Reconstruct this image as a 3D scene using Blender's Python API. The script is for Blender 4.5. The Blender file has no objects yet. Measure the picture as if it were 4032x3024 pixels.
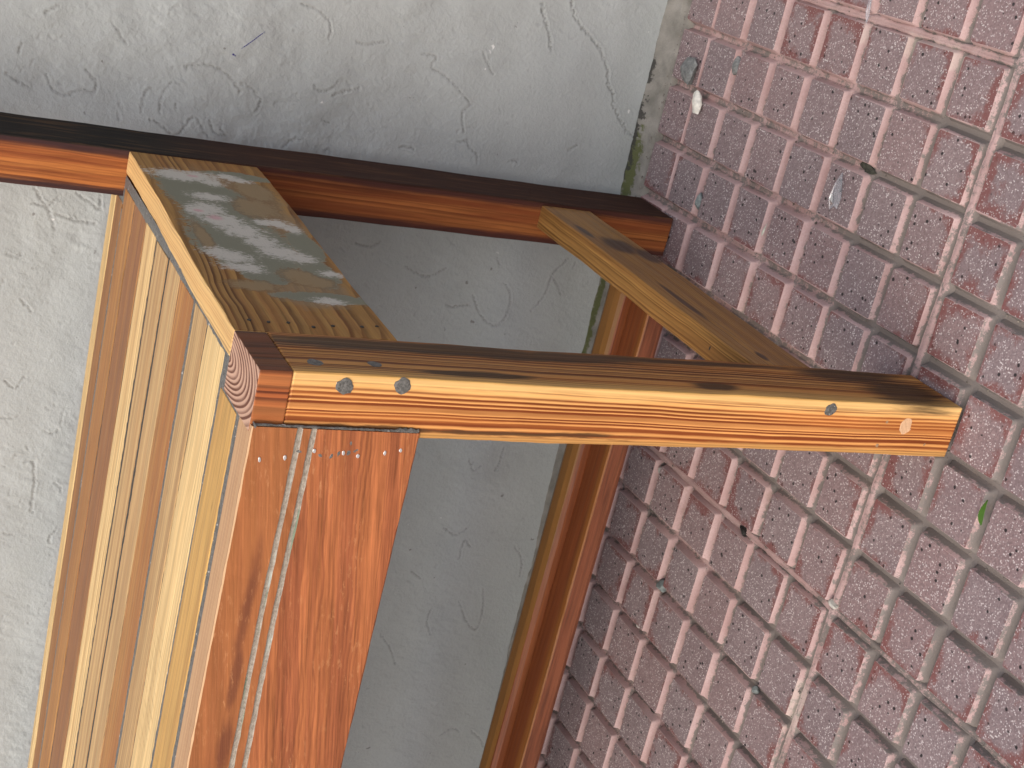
import bpy, bmesh, math, random
import numpy as np
from mathutils import Matrix, Vector
from math import radians

random.seed(7)
rng = np.random.default_rng(11)
S = bpy.context.scene
COL = S.collection

# ------------------------------------------------------------------ camera
cam = bpy.data.cameras.new('camera')
camo = bpy.data.objects.new('camera', cam); COL.objects.link(camo)
cam.sensor_fit = 'HORIZONTAL'; cam.sensor_width = 36.0; cam.lens = 51.65
cam.clip_start = 0.02; cam.clip_end = 200
camo.matrix_world = Matrix(((0.22539, 0.91774, 0.32704, 0.04625),
                            (-0.40220, 0.39338, -0.82673, -0.72476),
                            (-0.88737, 0.05480, 0.45778, 0.69919), (0, 0, 0, 1)))
cam.dof.use_dof = True; cam.dof.focus_distance = 0.86; cam.dof.aperture_fstop = 48
S.camera = camo

# ------------------------------------------------------------------ sky, sun, exposure
SUN_EL, SUN_AZ = 47.0, 250.0       # azimuth: direction towards the sun, degrees counter-clockwise from +X
world = bpy.data.worlds.new('World'); S.world = world; world.use_nodes = True
wn = world.node_tree; wn.nodes.clear()
sky = wn.nodes.new('ShaderNodeTexSky'); sky.sky_type = 'NISHITA'; sky.sun_disc = False
sky.sun_elevation = radians(SUN_EL); sky.sun_rotation = radians(90.0 - SUN_AZ)
sky.air_density = 1.0; sky.dust_density = 5.0; sky.ozone_density = 1.0
bg = wn.nodes.new('ShaderNodeBackground'); bg.inputs['Strength'].default_value = 0.15
wo = wn.nodes.new('ShaderNodeOutputWorld')
wn.links.new(sky.outputs[0], bg.inputs[0]); wn.links.new(bg.outputs[0], wo.inputs[0])
sl = bpy.data.lights.new('sun', 'SUN'); sl.energy = 1.05; sl.angle = radians(85); sl.color = (1.0, 0.985, 0.96)
so = bpy.data.objects.new('sun', sl); COL.objects.link(so)
_d = Vector((math.cos(radians(SUN_EL)) * math.cos(radians(SUN_AZ)),
             math.cos(radians(SUN_EL)) * math.sin(radians(SUN_AZ)), math.sin(radians(SUN_EL))))
so.rotation_euler = _d.to_track_quat('Z', 'Y').to_euler(); so.location = _d * 5
S.view_settings.view_transform = 'Standard'; S.view_settings.look = 'None'
S.view_settings.exposure = 0.42; S.view_settings.gamma = 1.0
S.view_settings.use_curve_mapping = False
S.cycles.max_bounces = 5; S.cycles.diffuse_bounces = 3; S.cycles.glossy_bounces = 2; S.cycles.transmission_bounces = 4
S.cycles.use_adaptive_sampling = True; S.cycles.adaptive_threshold = 0.02

# cracks and trowel marks of the plaster as (x, z) polylines on the wall
CR= [[(-0.051, 0.097), (-0.06, 0.094), (-0.071, 0.084), (-0.077, 0.074), (-0.088, 0.059), (-0.096, 0.054), (-0.103, 0.048), (-0.116, 0.044), (-0.126, 0.036), (-0.135, 0.033), (-0.15, 0.018), (-0.155, 0.013), (-0.158, 0.001)], [(-0.059, 0.125), (-0.07, 0.12), (-0.083, 0.112), (-0.096, 0.107)]]
ST= [[(-0.118, 0.223), (-0.118, 0.21), (-0.127, 0.213), (-0.131, 0.203), (-0.139, 0.188), (-0.15, 0.174), (-0.154, 0.172), (-0.161, 0.177), (-0.178, 0.172)], [(-0.198, 0.228), (-0.197, 0.225), (-0.197, 0.22), (-0.196, 0.216), (-0.199, 0.213)], [(-0.186, 0.176), (-0.184, 0.168), (-0.189, 0.164), (-0.194, 0.156), (-0.202, 0.154)], [(-0.18, 0.069), (-0.174, 0.06)], [(-0.196, 0.124), (-0.195, 0.119), (-0.197, 0.114)], [(-0.117, 0.283), (-0.118, 0.272), (-0.115, 0.263), (-0.113, 0.255)], [(-0.107, 0.17), (-0.116, 0.164), (-0.125, 0.156)], [(-0.197, 0.444), (-0.182, 0.443), (-0.178, 0.438)], [(-0.197, 0.43), (-0.183, 0.43), (-0.172, 0.424), (-0.172, 0.417)], [(-0.16, 0.413), (-0.157, 0.415), (-0.155, 0.406), (-0.155, 0.392), (-0.161, 0.379), (-0.168, 0.372), (-0.173, 0.37)], [(-0.192, 0.418), (-0.186, 0.418)], [(-0.202, 0.437), (-0.206, 0.427), (-0.212, 0.418), (-0.208, 0.411), (-0.199, 0.406), (-0.197, 0.4), (-0.207, 0.393), (-0.211, 0.389)], [(-0.198, 0.39), (-0.206, 0.385), (-0.207, 0.376), (-0.199, 0.384)], [(-0.135, 0.524), (-0.131, 0.519), (-0.127, 0.515)], [(-0.179, 0.518), (-0.189, 0.512), (-0.193, 0.503), (-0.187, 0.49), (-0.188, 0.482), (-0.18, 0.481), (-0.171, 0.49)], [(-0.095, 0.332), (-0.098, 0.318), (-0.104, 0.308), (-0.112, 0.304), (-0.119, 0.305)], [(-0.157, 0.31), (-0.161, 0.306), (-0.158, 0.296), (-0.15, 0.29)], [(-0.163, 0.294), (-0.159, 0.286), (-0.153, 0.27)], [(-0.183, 0.299), (-0.186, 0.292), (-0.187, 0.297)], [(-0.267, 0.516), (-0.277, 0.509), (-0.286, 0.503), (-0.299, 0.497)], [(-0.279, 0.517), (-0.28, 0.505)], [(-0.283, 0.506), (-0.273, 0.499), (-0.268, 0.496)], [(-0.285, 0.498), (-0.289, 0.484), (-0.29, 0.467)], [(-0.267, 0.486), (-0.273, 0.474), (-0.278, 0.466), (-0.266, 0.467)], [(-0.211, 0.328), (-0.203, 0.32), (-0.203, 0.313)], [(-0.21, 0.291), (-0.207, 0.289), (-0.21, 0.285)], [(-0.163, 0.37), (-0.169, 0.358), (-0.177, 0.352), (-0.186, 0.355)], [(-0.133, 0.475), (-0.141, 0.468), (-0.148, 0.462)], [(-0.166, 0.539), (-0.159, 0.537)], [(-0.182, 0.547), (-0.186, 0.54), (-0.19, 0.529)], [(-0.32, 0.13), (-0.335, 0.121), (-0.345, 0.109), (-0.346, 0.1), (-0.336, 0.093), (-0.321, 0.092), (-0.311, 0.097), (-0.305, 0.103)], [(-0.277, 0.042), (-0.293, 0.055), (-0.309, 0.058), (-0.322, 0.063), (-0.331, 0.07)], [(-0.295, 0.057), (-0.303, 0.048), (-0.313, 0.042)], [(-0.331, 0.154), (-0.333, 0.146), (-0.329, 0.131)], [(-0.281, 0.034), (-0.287, 0.036)], [(-0.283, 0.115), (-0.291, 0.11)], [(-0.633, 0.073), (-0.653, 0.062), (-0.664, 0.049), (-0.648, 0.045), (-0.619, 0.05)], [(-0.585, 0.084), (-0.566, 0.083), (-0.573, 0.075)], [(-0.783, 0.027), (-0.792, 0.015), (-0.803, 0.008)], [(-0.786, 0.061), (-0.779, 0.05), (-0.782, 0.04)], [(-0.467, 0.064), (-0.483, 0.065), (-0.492, 0.068)], [(-0.48, 0.098), (-0.491, 0.091), (-0.486, 0.083)], [(-0.553, 0.107), (-0.56, 0.094), (-0.552, 0.082)], [(-0.571, 0.028), (-0.585, 0.017), (-0.605, 0.014)], [(-0.495, 0.499), (-0.496, 0.492), (-0.506, 0.49), (-0.516, 0.489), (-0.529, 0.489), (-0.54, 0.489), (-0.541, 0.487)], [(-0.514, 0.473), (-0.518, 0.468), (-0.522, 0.467)], [(-0.447, 0.488), (-0.449, 0.484)], [(-0.46, 0.474), (-0.456, 0.473)], [(-0.468, 0.486), (-0.47, 0.481), (-0.466, 0.474)], [(-0.56, 0.509), (-0.562, 0.506), (-0.562, 0.501)], [(-0.569, 0.472), (-0.563, 0.471), (-0.558, 0.466)], [(-0.458, 0.522), (-0.458, 0.513), (-0.456, 0.508)], [(-0.485, 0.498), (-0.482, 0.498)], [(-0.321, 0.531), (-0.323, 0.525), (-0.32, 0.519)], [(-0.357, 0.517), (-0.367, 0.507)], [(-0.426, 0.522), (-0.432, 0.513), (-0.421, 0.506)], [(-0.667, 0.15), (-0.684, 0.136), (-0.702, 0.127)], [(-0.599, 0.132), (-0.607, 0.12)], [(-0.64, 0.102), (-0.654, 0.104), (-0.669, 0.096)], [(-0.284, 0.25), (-0.285, 0.236), (-0.28, 0.228)], [(-0.3, 0.2), (-0.307, 0.179), (-0.298, 0.161)]]

# ------------------------------------------------------------------ node helpers
def new_mat(name):
    m = bpy.data.materials.new(name); m.use_nodes = True
    nt = m.node_tree; nt.nodes.clear()
    out = nt.nodes.new('ShaderNodeOutputMaterial'); b = nt.nodes.new('ShaderNodeBsdfPrincipled')
    nt.links.new(b.outputs[0], out.inputs[0])
    return m, nt, b

def put(nt, sock, v):
    if v is None: return
    if isinstance(v, bpy.types.NodeSocket): nt.links.new(v, sock)
    elif isinstance(v, (tuple, list)):
        if sock.type == 'RGBA' and len(v) == 3: v = (*v, 1)
        sock.default_value = v
    else: sock.default_value = v

def MA(nt, op, a, b=None, c=None, clamp=False):
    n = nt.nodes.new('ShaderNodeMath'); n.operation = op; n.use_clamp = clamp
    put(nt, n.inputs[0], a); put(nt, n.inputs[1], b); put(nt, n.inputs[2], c)
    return n.outputs[0]

def VM(nt, op, a, b=None, c=None):
    n = nt.nodes.new('ShaderNodeVectorMath'); n.operation = op
    put(nt, n.inputs[0], a)
    if op == 'SCALE': put(nt, n.inputs['Scale'], b)
    else:
        put(nt, n.inputs[1], b); put(nt, n.inputs[2], c)
    return n.outputs['Value'] if op in ('LENGTH', 'DISTANCE', 'DOT_PRODUCT') else n.outputs[0]

def NO(nt, vec, scale=1.0, detail=3.0, rough=0.55, color=False, dist=0.0):
    n = nt.nodes.new('ShaderNodeTexNoise'); put(nt, n.inputs['Vector'], vec)
    put(nt, n.inputs['Scale'], scale); put(nt, n.inputs['Detail'], detail)
    put(nt, n.inputs['Roughness'], rough); put(nt, n.inputs['Distortion'], dist)
    return n.outputs['Color'] if color else n.outputs[0]

def MR(nt, v, a, b, c=0.0, d=1.0, smooth=False):
    n = nt.nodes.new('ShaderNodeMapRange')
    if smooth: n.interpolation_type = 'SMOOTHSTEP'
    put(nt, n.inputs[0], v); put(nt, n.inputs[1], a); put(nt, n.inputs[2], b); put(nt, n.inputs[3], c); put(nt, n.inputs[4], d)
    return n.outputs[0]

def MX(nt, fac, a, b, mode='MIX'):
    n = nt.nodes.new('ShaderNodeMix'); n.data_type = 'RGBA'; n.blend_type = mode
    put(nt, n.inputs[0], fac); put(nt, n.inputs[6], a); put(nt, n.inputs[7], b)
    return n.outputs[2]

def RA(nt, v, stops, interp='LINEAR'):
    n = nt.nodes.new('ShaderNodeValToRGB'); put(nt, n.inputs[0], v)
    cr = n.color_ramp; cr.interpolation = interp
    while len(cr.elements) < len(stops): cr.elements.new(0.5)
    for e, (p, c) in zip(cr.elements, stops):
        e.position = p; e.color = (c, c, c, 1) if isinstance(c, (int, float)) else (*c, 1)
    return n.outputs[0]

def SCL(nt, vec, s): return VM(nt, 'MULTIPLY', vec, tuple(s))
def OFF(nt, vec, s): return VM(nt, 'ADD', vec, tuple(s))
def OBJ(nt): return nt.nodes.new('ShaderNodeTexCoord').outputs['Object']
def POS(nt): return nt.nodes.new('ShaderNodeNewGeometry').outputs['Position']

def BUMP(nt, bsdf, h, strength, dist):
    n = nt.nodes.new('ShaderNodeBump'); put(nt, n.inputs['Height'], h)
    n.inputs['Strength'].default_value = strength; n.inputs['Distance'].default_value = dist
    nt.links.new(n.outputs[0], bsdf.inputs['Normal'])

def blobs(nt, P, lst):
    """soft field: 1 in the middle of any of the ellipsoids, 0 on their rims, negative outside"""
    out = None
    for c, r in lst:
        v = VM(nt, 'MULTIPLY', VM(nt, 'SUBTRACT', P, tuple(c)), tuple(1.0 / q for q in r))
        f = MA(nt, 'SUBTRACT', 1.0, VM(nt, 'LENGTH', v))
        out = f if out is None else MA(nt, 'SMOOTH_MAX', out, f, 0.25)
    return out

def patch(nt, P, col, lst, colr, nvec, namp=0.8, soft=0.25, strength=1.0, lo=0.0):
    """a stain of its own shape: blob field roughened with noise, then cut"""
    f = blobs(nt, P, lst)
    f = MA(nt, 'ADD', f, MA(nt, 'MULTIPLY', MA(nt, 'SUBTRACT', nvec, 0.5), namp * 2))
    f = MR(nt, f, lo, lo + soft, 0, strength, True)
    return MX(nt, f, col, colr), f

AX = {'X': ('Y', 'Z', 'X'), 'Y': ('X', 'Z', 'Y'), 'Z': ('X', 'Y', 'Z')}
def wood(name, light, dark, axis='X', freq=250.0, pith=(-.2, -.2), wob=0.0022, contrast=1.0, fibre=0.14,
         tone=None, tone_amt=0.5, rough=0.42, seed=0.0, late=0.82, ringnoise=0.9, pores=0.35, extra=None, bump=0.25,
         spec=0.18, coat=0.0, wlen=3.0, slope=0.0, vs=1.0):
    m, nt, b = new_mat(name)
    P0 = OBJ(nt)
    s = nt.nodes.new('ShaderNodeSeparateXYZ'); nt.links.new(P0, s.inputs[0])
    o = {'X': s.outputs[0], 'Y': s.outputs[1], 'Z': s.outputs[2]}
    u, v, l = (o[k] for k in AX[axis])
    if slope: v = MA(nt, 'ADD', v, MA(nt, 'MULTIPLY', l, slope))
    cb = nt.nodes.new('ShaderNodeCombineXYZ')
    put(nt, cb.inputs[0], u); put(nt, cb.inputs[1], v); put(nt, cb.inputs[2], l)
    Q = cb.outputs[0]                                           # cross u, cross v, along
    Qs = OFF(nt, Q, (seed * 1.7, seed * 3.1, seed * 2.3))
    w = NO(nt, SCL(nt, Qs, (14, 14, wlen)), 1.0, 2.0, 0.5, color=True)
    w = VM(nt, 'SCALE', VM(nt, 'SUBTRACT', w, (.5, .5, .5)), wob * 4)
    w2 = NO(nt, SCL(nt, Qs, (60, 60, 26)), 1.0, 2.0, 0.5, color=True)
    w = VM(nt, 'ADD', w, VM(nt, 'SCALE', VM(nt, 'SUBTRACT', w2, (.5, .5, .5)), wob * 0.45))
    D = VM(nt, 'SUBTRACT', VM(nt, 'ADD', Q, w), (pith[0], pith[1], 0))
    D = SCL(nt, D, (1, vs, 0))
    r = VM(nt, 'LENGTH', D)
    t = MA(nt, 'MULTIPLY', r, freq)
    n1 = nt.nodes.new('ShaderNodeTexNoise'); n1.noise_dimensions = '1D'
    put(nt, n1.inputs['W'], MA(nt, 'ADD', MA(nt, 'MULTIPLY', t, 0.37), seed * 7.7)); n1.inputs['Scale'].default_value = 1.0
    n1.inputs['Detail'].default_value = 1.0
    t = MA(nt, 'ADD', t, MA(nt, 'MULTIPLY', n1.outputs[0], ringnoise * 2.5))
    fr = MA(nt, 'FRACT', t)
    wnz = nt.nodes.new('ShaderNodeTexWhiteNoise'); wnz.noise_dimensions = '1D'
    put(nt, wnz.inputs['W'], MA(nt, 'ADD', MA(nt, 'FLOOR', t), seed))
    ring = RA(nt, fr, [(0.0, 0.0), (max(.05, late - .45), 0.10), (late, 0.85), (min(.96, late + .1), 1.0), (1.0, 0.0)], 'EASE')
    amp = MR(nt, wnz.outputs[0], 0, 1, 0.45, 1.0)
    patchy = MR(nt, NO(nt, SCL(nt, Qs, (60, 60, 9)), 1.0, 3.0), 0.3, 0.7, 0.65, 1.1)
    fac = MA(nt, 'MULTIPLY', MA(nt, 'MULTIPLY', ring, amp), patchy)
    fac = MA(nt, 'MULTIPLY', fac, contrast, clamp=True)
    col = MX(nt, fac, light, dark)
    if tone is not None:
        tn = MR(nt, NO(nt, SCL(nt, Qs, (95, 95, 2.6)), 1.0, 2.5), 0.44, 0.60, 0, tone_amt, True)
        col = MX(nt, tn, col, tone)
    fb = NO(nt, SCL(nt, Qs, (950, 950, 30)), 1.0, 3.0, 0.6)
    fb2 = NO(nt, SCL(nt, Qs, (240, 240, 7)), 1.0, 2.0, 0.6)
    fm = MA(nt, 'ADD', MR(nt, fb, 0.25, 0.75, -fibre, fibre), MR(nt, fb2, 0.25, 0.75, -fibre, fibre))
    col = MX(nt, 1.0, col, MA(nt, 'ADD', fm, 1.0), 'MULTIPLY')
    if pores:
        pn = NO(nt, SCL(nt, Qs, (620, 620, 42)), 1.0, 2.0, 0.5)
        pm = MR(nt, pn, 0.70, 0.78, 0, pores)
        col = MX(nt, pm, col, tuple(x * 0.35 for x in dark))
    rgh = MR(nt, fb2, 0.2, 0.8, rough + 0.02, rough + 0.22)
    ctx = dict(nt=nt, P=P0, Q=Qs, col=col, b=b, rough=rgh, fb=fb, sep=o)
    if extra: extra(ctx)
    put(nt, b.inputs['Base Color'], ctx['col']); put(nt, b.inputs['Roughness'], ctx['rough'])
    b.inputs['Specular IOR Level'].default_value = spec
    b.inputs['Coat Weight'].default_value = coat; b.inputs['Coat Roughness'].default_value = 0.25
    BUMP(nt, b, fb, bump, 0.0006)
    return m

# ------------------------------------------------------------------ object helpers
def link(o, parent=None):
    COL.objects.link(o)
    if parent is not None: o.parent = parent
    return o

def mesh_obj(name, verts, faces, mats, parent=None, fmats=None, smooth=False):
    me = bpy.data.meshes.new(name); me.from_pydata([tuple(v) for v in verts], [], faces); me.update()
    for m in (mats if isinstance(mats, (list, tuple)) else [mats]): me.materials.append(m)
    if fmats: me.polygons.foreach_set('material_index', fmats)
    if smooth: me.polygons.foreach_set('use_smooth', [True] * len(me.polygons))
    return link(bpy.data.objects.new(name, me), parent)

def thing(o, label, cat, group=None):
    o['label'] = label; o['category'] = cat
    if group: o['group'] = group
    return o

def bar(name, lo, hi, mats, parent, bevel=0.0009, jit=0.00022, shear=None, cut=0.02, face_mat=None, seg=2, twist=None):
    """a sawn timber: bevelled box whose arrises wander a little"""
    bm = bmesh.new(); bmesh.ops.create_cube(bm, size=1.0)
    lo, hi = Vector(lo), Vector(hi); sz = hi - lo; c = (lo + hi) / 2
    for v in bm.verts: v.co = Vector((v.co[i] * sz[i] + c[i] for i in range(3)))
    bmesh.ops.bevel(bm, geom=bm.edges[:], offset=bevel, segments=seg, profile=0.6, affect='EDGES')
    ax = max(range(3), key=lambda i: sz[i]); n = int(sz[ax] / cut)
    for k in range(1, n):
        no = Vector((0, 0, 0)); no[ax] = 1; p = lo.copy(); p[ax] = lo[ax] + sz[ax] * (k + random.uniform(-.2, .2)) / n
        bmesh.ops.bisect_plane(bm, geom=bm.verts[:] + bm.edges[:] + bm.faces[:], plane_co=p, plane_no=no)
    ph = [random.uniform(0, 50) for _ in range(4)]
    for v in bm.verts:
        q = v.co[ax] * 70
        for i in range(3):
            if i != ax:
                v.co[i] += jit * (math.sin(q * 0.31 + ph[i]) + 0.5 * math.sin(q + ph[i] * 2) + random.uniform(-.5, .5))
        if shear: v.co.x += shear[0] * v.co.z; v.co.y += shear[1] * v.co.z
    bm.normal_update()
    me = bpy.data.meshes.new(name)
    ml = mats if isinstance(mats, (list, tuple)) else [mats]
    if face_mat:
        for f in bm.faces: f.material_index = face_mat(f)
    bm.to_mesh(me); bm.free()
    for m in ml: me.materials.append(m)
    return link(bpy.data.objects.new(name, me), parent)

def disc(name, c, normal, r, h, mat, parent, squash=1.0, n=14, rough=0.08, ang=0.0):
    """a slightly domed irregular plug or nail head standing h proud of a face"""
    nz = Vector(normal).normalized(); ux = Vector((1, 0, 0)) if abs(nz.x) < .5 else Vector((0, 1, 0)); uy = nz.cross(ux)
    c = Vector(c); V, F = [], []
    rr = [r * (1 + random.uniform(-rough, rough)) for _ in range(n)]
    for k, (f, z) in enumerate(((1.0, -0.001), (1.0, h * .6), (.8, h))):
        for i in range(n):
            a = 2 * math.pi * i / n
            x, y = math.cos(a) * rr[i] * f, math.sin(a) * rr[i] * f * squash
            x, y = x * math.cos(ang) - y * math.sin(ang), x * math.sin(ang) + y * math.cos(ang)
            V.append(c + ux * x + uy * y + nz * (z + random.uniform(-.1, .1) * h))
    for k in range(2):
        for i in range(n):
            j = (i + 1) % n; F.append((k * n + i, k * n + j, (k + 1) * n + j, (k + 1) * n + i))
    F.append(tuple(range(2 * n, 3 * n)))
    return mesh_obj(name, V, F, mat, parent)

# ------------------------------------------------------------------ numpy noise for relief
def vnoise(x, y, cell, seed):
    r = np.random.default_rng(seed); g = r.random((1024, 1024))
    fx, fy = x / cell + 511.3, y / cell + 507.7
    ix, iy = np.floor(fx).astype(int), np.floor(fy).astype(int); tx, ty = fx - ix, fy - iy
    tx, ty = tx * tx * (3 - 2 * tx), ty * ty * (3 - 2 * ty)
    G = lambda a, b: g[a % 1024, b % 1024]
    return ((G(ix, iy) * (1 - tx) + G(ix + 1, iy) * tx) * (1 - ty) + (G(ix, iy + 1) * (1 - tx) + G(ix + 1, iy + 1) * tx) * ty) - .5

# ------------------------------------------------------------------ the plaster wall
def plaster_material():
    m, nt, b = new_mat('grey_painted_plaster')
    P = OBJ(nt)
    at = nt.nodes.new('ShaderNodeAttribute'); at.attribute_name = 'dirt'
    col = MX(nt, MR(nt, NO(nt, P, 5, 4), .35, .68, 0, 1, True), (.345, .368, .362), (.385, .406, .396))
    col = MX(nt, MR(nt, NO(nt, OFF(nt, P, (7, 3, 1)), 9, 5, .65), .55, .72, 0, .45, True), col, (.30, .312, .30))
    col = MX(nt, MR(nt, NO(nt, P, 260, 3), .3, .7, 0, .22), col, (.29, .30, .31))
    sp = MR(nt, NO(nt, P, 95, 3, .6), .735, .765, 0, .8)
    col = MX(nt, sp, col, (.66, .66, .65))
    sd = MR(nt, NO(nt, OFF(nt, P, (3, 9, 4)), 120, 2, .5), .745, .775, 0, .7)
    col = MX(nt, sd, col, (.14, .13, .12))
    col = MX(nt, MA(nt, 'MULTIPLY', at.outputs['Fac'], .85), col, (.16, .155, .145))
    put(nt, b.inputs['Base Color'], col); b.inputs['Roughness'].default_value = .62
    b.inputs['Specular IOR Level'].default_value = .12
    BUMP(nt, b, NO(nt, P, 320, 3, .65), .6, .0012)
    return m

def axis_steps(a, b, fine0, fine1, df, dc):
    out = list(np.arange(a, fine0, dc)) + list(np.arange(fine0, fine1, df)) + list(np.arange(fine1, b + dc, dc))
    return np.array(out)

def wall_y(x): return 0.4155 + 0.03 * (x + 0.2)

def build_wall():
    xs = axis_steps(-1.7, 1.3, -.87, .03, .00105, .012); zs = axis_steps(-.03, 1.5, -.02, .575, .00105, .012)
    X, Z = np.meshgrid(xs, zs, indexing='ij')
    h = .0030 * vnoise(X, Z, .11, 1) + .0020 * vnoise(X * .8 + Z * .5, Z * 1.2 - X * .5, .035, 2)
    h2 = .0009 * vnoise(X + .7 * Z, Z * .7 - .5 * X, .013, 3) + .00055 * vnoise(X * 1.3 - .3 * Z, Z * .6, .0055, 4) + .0003 * vnoise(X, Z, .0026, 5)
    grainy = np.clip(1.0 + 1.9 * vnoise(X, Z, .07, 21), .5, 1.7)      # some patches floated smooth, others left coarse
    rough = np.clip(.7 + .8 * vnoise(X, Z, .14, 9) + .5 * (Z - .25), .45, 1.0)     # coarser trowelling higher up
    h = h + h2 * rough * grainy
    dirt = np.zeros_like(h)
    def stamp(px, pz, w, depth, dk):
        i0, i1 = np.searchsorted(xs, [px - 3 * w, px + 3 * w]); k0, k1 = np.searchsorted(zs, [pz - 3 * w, pz + 3 * w])
        if i1 <= i0 or k1 <= k0: return
        d2 = (X[i0:i1, k0:k1] - px) ** 2 + (Z[i0:i1, k0:k1] - pz) ** 2
        g = np.exp(-d2 / (w * w)); sub = cut[i0:i1, k0:k1]; np.maximum(sub, g * depth, out=sub)
        rim = np.exp(-((np.sqrt(d2) - 2.0 * w) / w) ** 2) * depth * .22; sr = lip[i0:i1, k0:k1]; np.maximum(sr, rim, out=sr)
        sd = dirt[i0:i1, k0:k1]; np.maximum(sd, np.exp(-d2 / (w * w * .45)) * dk, out=sd)
    cut = np.zeros_like(h); lip = np.zeros_like(h)
    def stroke(pl, w, depth, dk, jit=.0006):
        pl = np.array(pl)
        # Catmull-Rom through the points
        q = np.vstack([2 * pl[0] - pl[1], pl, 2 * pl[-1] - pl[-2]])
        for i in range(1, len(q) - 2):
            n = max(3, int(np.linalg.norm(q[i + 1] - q[i]) / .0007))
            for t in np.linspace(0, 1, n, endpoint=False):
                c = .5 * (2 * q[i] + (q[i + 1] - q[i - 1]) * t + (2 * q[i - 1] - 5 * q[i] + 4 * q[i + 1] - q[i + 2]) * t * t + (3 * q[i] - q[i - 1] - 3 * q[i + 1] + q[i + 2]) * t ** 3)
                f = rng.uniform(.55, 1.0)
                stamp(c[0] + rng.normal(0, jit * .5), c[1] + rng.normal(0, jit * .5), w * rng.uniform(.7, 1.1), depth * f, dk * f)
    for pl in CR: stroke(pl, .0009, .0022, 1.0, .0018)
    for pl in ST: stroke(pl, .00090, .00125, .85, .0009)
    for k in range(1150):                                        # short trowel curls and nicks all over
        x, z = rng.uniform(-.86, .02), rng.uniform(.0, .57)
        a = rng.uniform(0, 6.28); L = rng.uniform(.0015, .011) * (1.6 if k % 9 == 0 else 1); bend = rng.normal(0, 130)
        pl = []
        for s in np.linspace(0, 1, 5):
            pl.append((x, z)); x += math.cos(a) * L / 4; z += math.sin(a) * L / 4; a += bend * L / 4
        up = .55 + .9 * z
        stroke(pl, rng.uniform(.0006, .0010), rng.uniform(.0003, .0009) * up, rng.uniform(0.05, .45) * up, .001)
    h = h - cut + lip
    y = wall_y(X) - h
    V = np.stack([X, y, Z], -1).reshape(-1, 3); nx, nz = X.shape
    idx = np.arange(nx * nz).reshape(nx, nz)
    F = np.stack([idx[:-1, :-1], idx[1:, :-1], idx[1:, 1:], idx[:-1, 1:]], -1).reshape(-1, 4)
    me = bpy.data.meshes.new('plaster_wall')
    me.vertices.add(len(V)); me.vertices.foreach_set('co', V.ravel())
    me.loops.add(F.size); me.loops.foreach_set('vertex_index', F.ravel().astype(np.int32))
    me.polygons.add(len(F)); me.polygons.foreach_set('loop_start', np.arange(0, F.size, 4, dtype=np.int32))
    me.update(calc_edges=True); me.validate()
    me.polygons.foreach_set('use_smooth', np.ones(len(me.polygons), bool))
    at = me.attributes.new('dirt', 'FLOAT', 'POINT'); at.data.foreach_set('value', np.clip(dirt, 0, 1).ravel().astype(np.float32))
    me.materials.append(plaster_material())
    o = link(bpy.data.objects.new('plaster_wall', me))
    thing(o, 'grey painted plaster wall with trowel curls and cracks behind the bench', 'wall')
    # solid body behind the skin
    bx = [(-1.7, wall_y(-1.7) + .006, -.03), (1.31, wall_y(1.31) + .006, -.03), (1.31, .75, -.03), (-1.7, .75, -.03)]
    Vb = bx + [(a, b, 1.5) for a, b, _ in bx]
    mesh_obj('masonry', Vb, [(0, 1, 5, 4), (1, 2, 6, 5), (2, 3, 7, 6), (3, 0, 4, 7), (4, 5, 6, 7)], me.materials[0], o)
    # cement fillet along the foot of the wall, mossy by the bench post
    m, nt, b = new_mat('mossy_cement'); P = OBJ(nt)
    col = MX(nt, MR(nt, NO(nt, P, 60, 4), .3, .7), (.15, .142, .122), (.27, .255, .225))
    moss = MA(nt, 'ADD', blobs(nt, P, [((-.185, .412, .0), (.045, .010, .02)), ((-.34, .409, 0), (.10, .0035, .02))]), MA(nt, 'MULTIPLY', MA(nt, 'SUBTRACT', NO(nt, P, 170, 4, .7), .5), 2.4))
    col = MX(nt, MR(nt, moss, .05, .45, 0, .9, True), col, (.075, .085, .02))
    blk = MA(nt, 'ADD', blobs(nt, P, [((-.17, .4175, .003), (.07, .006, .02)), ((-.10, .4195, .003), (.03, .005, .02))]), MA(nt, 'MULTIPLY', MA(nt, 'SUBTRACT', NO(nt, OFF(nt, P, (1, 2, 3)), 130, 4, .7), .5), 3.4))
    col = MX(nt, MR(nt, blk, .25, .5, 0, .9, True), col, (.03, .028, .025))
    put(nt, b.inputs['Base Color'], col); b.inputs['Roughness'].default_value = .85
    BUMP(nt, b, NO(nt, P, 350, 4, .7), .7, .0015)
    V, F = [], []; n = 420
    prof = [(-.06, -.0095), (.03, -.0022), (.45, .0004), (.8, .0022), (1.0, .0055), (1.12, .0060)]
    for i in range(n + 1):
        x = -1.6 + 2.8 * i / n
        for k, (t, z) in enumerate(prof):
            y0 = .3925 + .0022 * math.sin(x * 90) * math.sin(x * 37) + random.uniform(-.0006, .0006); y1 = wall_y(x) - .0008
            V.append((x, y0 + (y1 - y0) * t, z + random.uniform(-.0006, .0006)))
    K = len(prof)
    for i in range(n):
        for k in range(K - 1): F.append((i * K + k, (i + 1) * K + k, (i + 1) * K + k + 1, i * K + k + 1))
    mesh_obj('cement_fillet', V, F, m, o, smooth=True)
    # pen stroke and dots on the plaster
    ink, nt, b = new_mat('blue_ink'); b.inputs['Base Color'].default_value = (.02, .015, .16, 1); b.inputs['Roughness'].default_value = .5
    def skin(x, z): 
        i = min(np.searchsorted(xs, x), nx - 1); k = min(np.searchsorted(zs, z), nz - 1); return float(y[i, k])
    V, F = [], []
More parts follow.
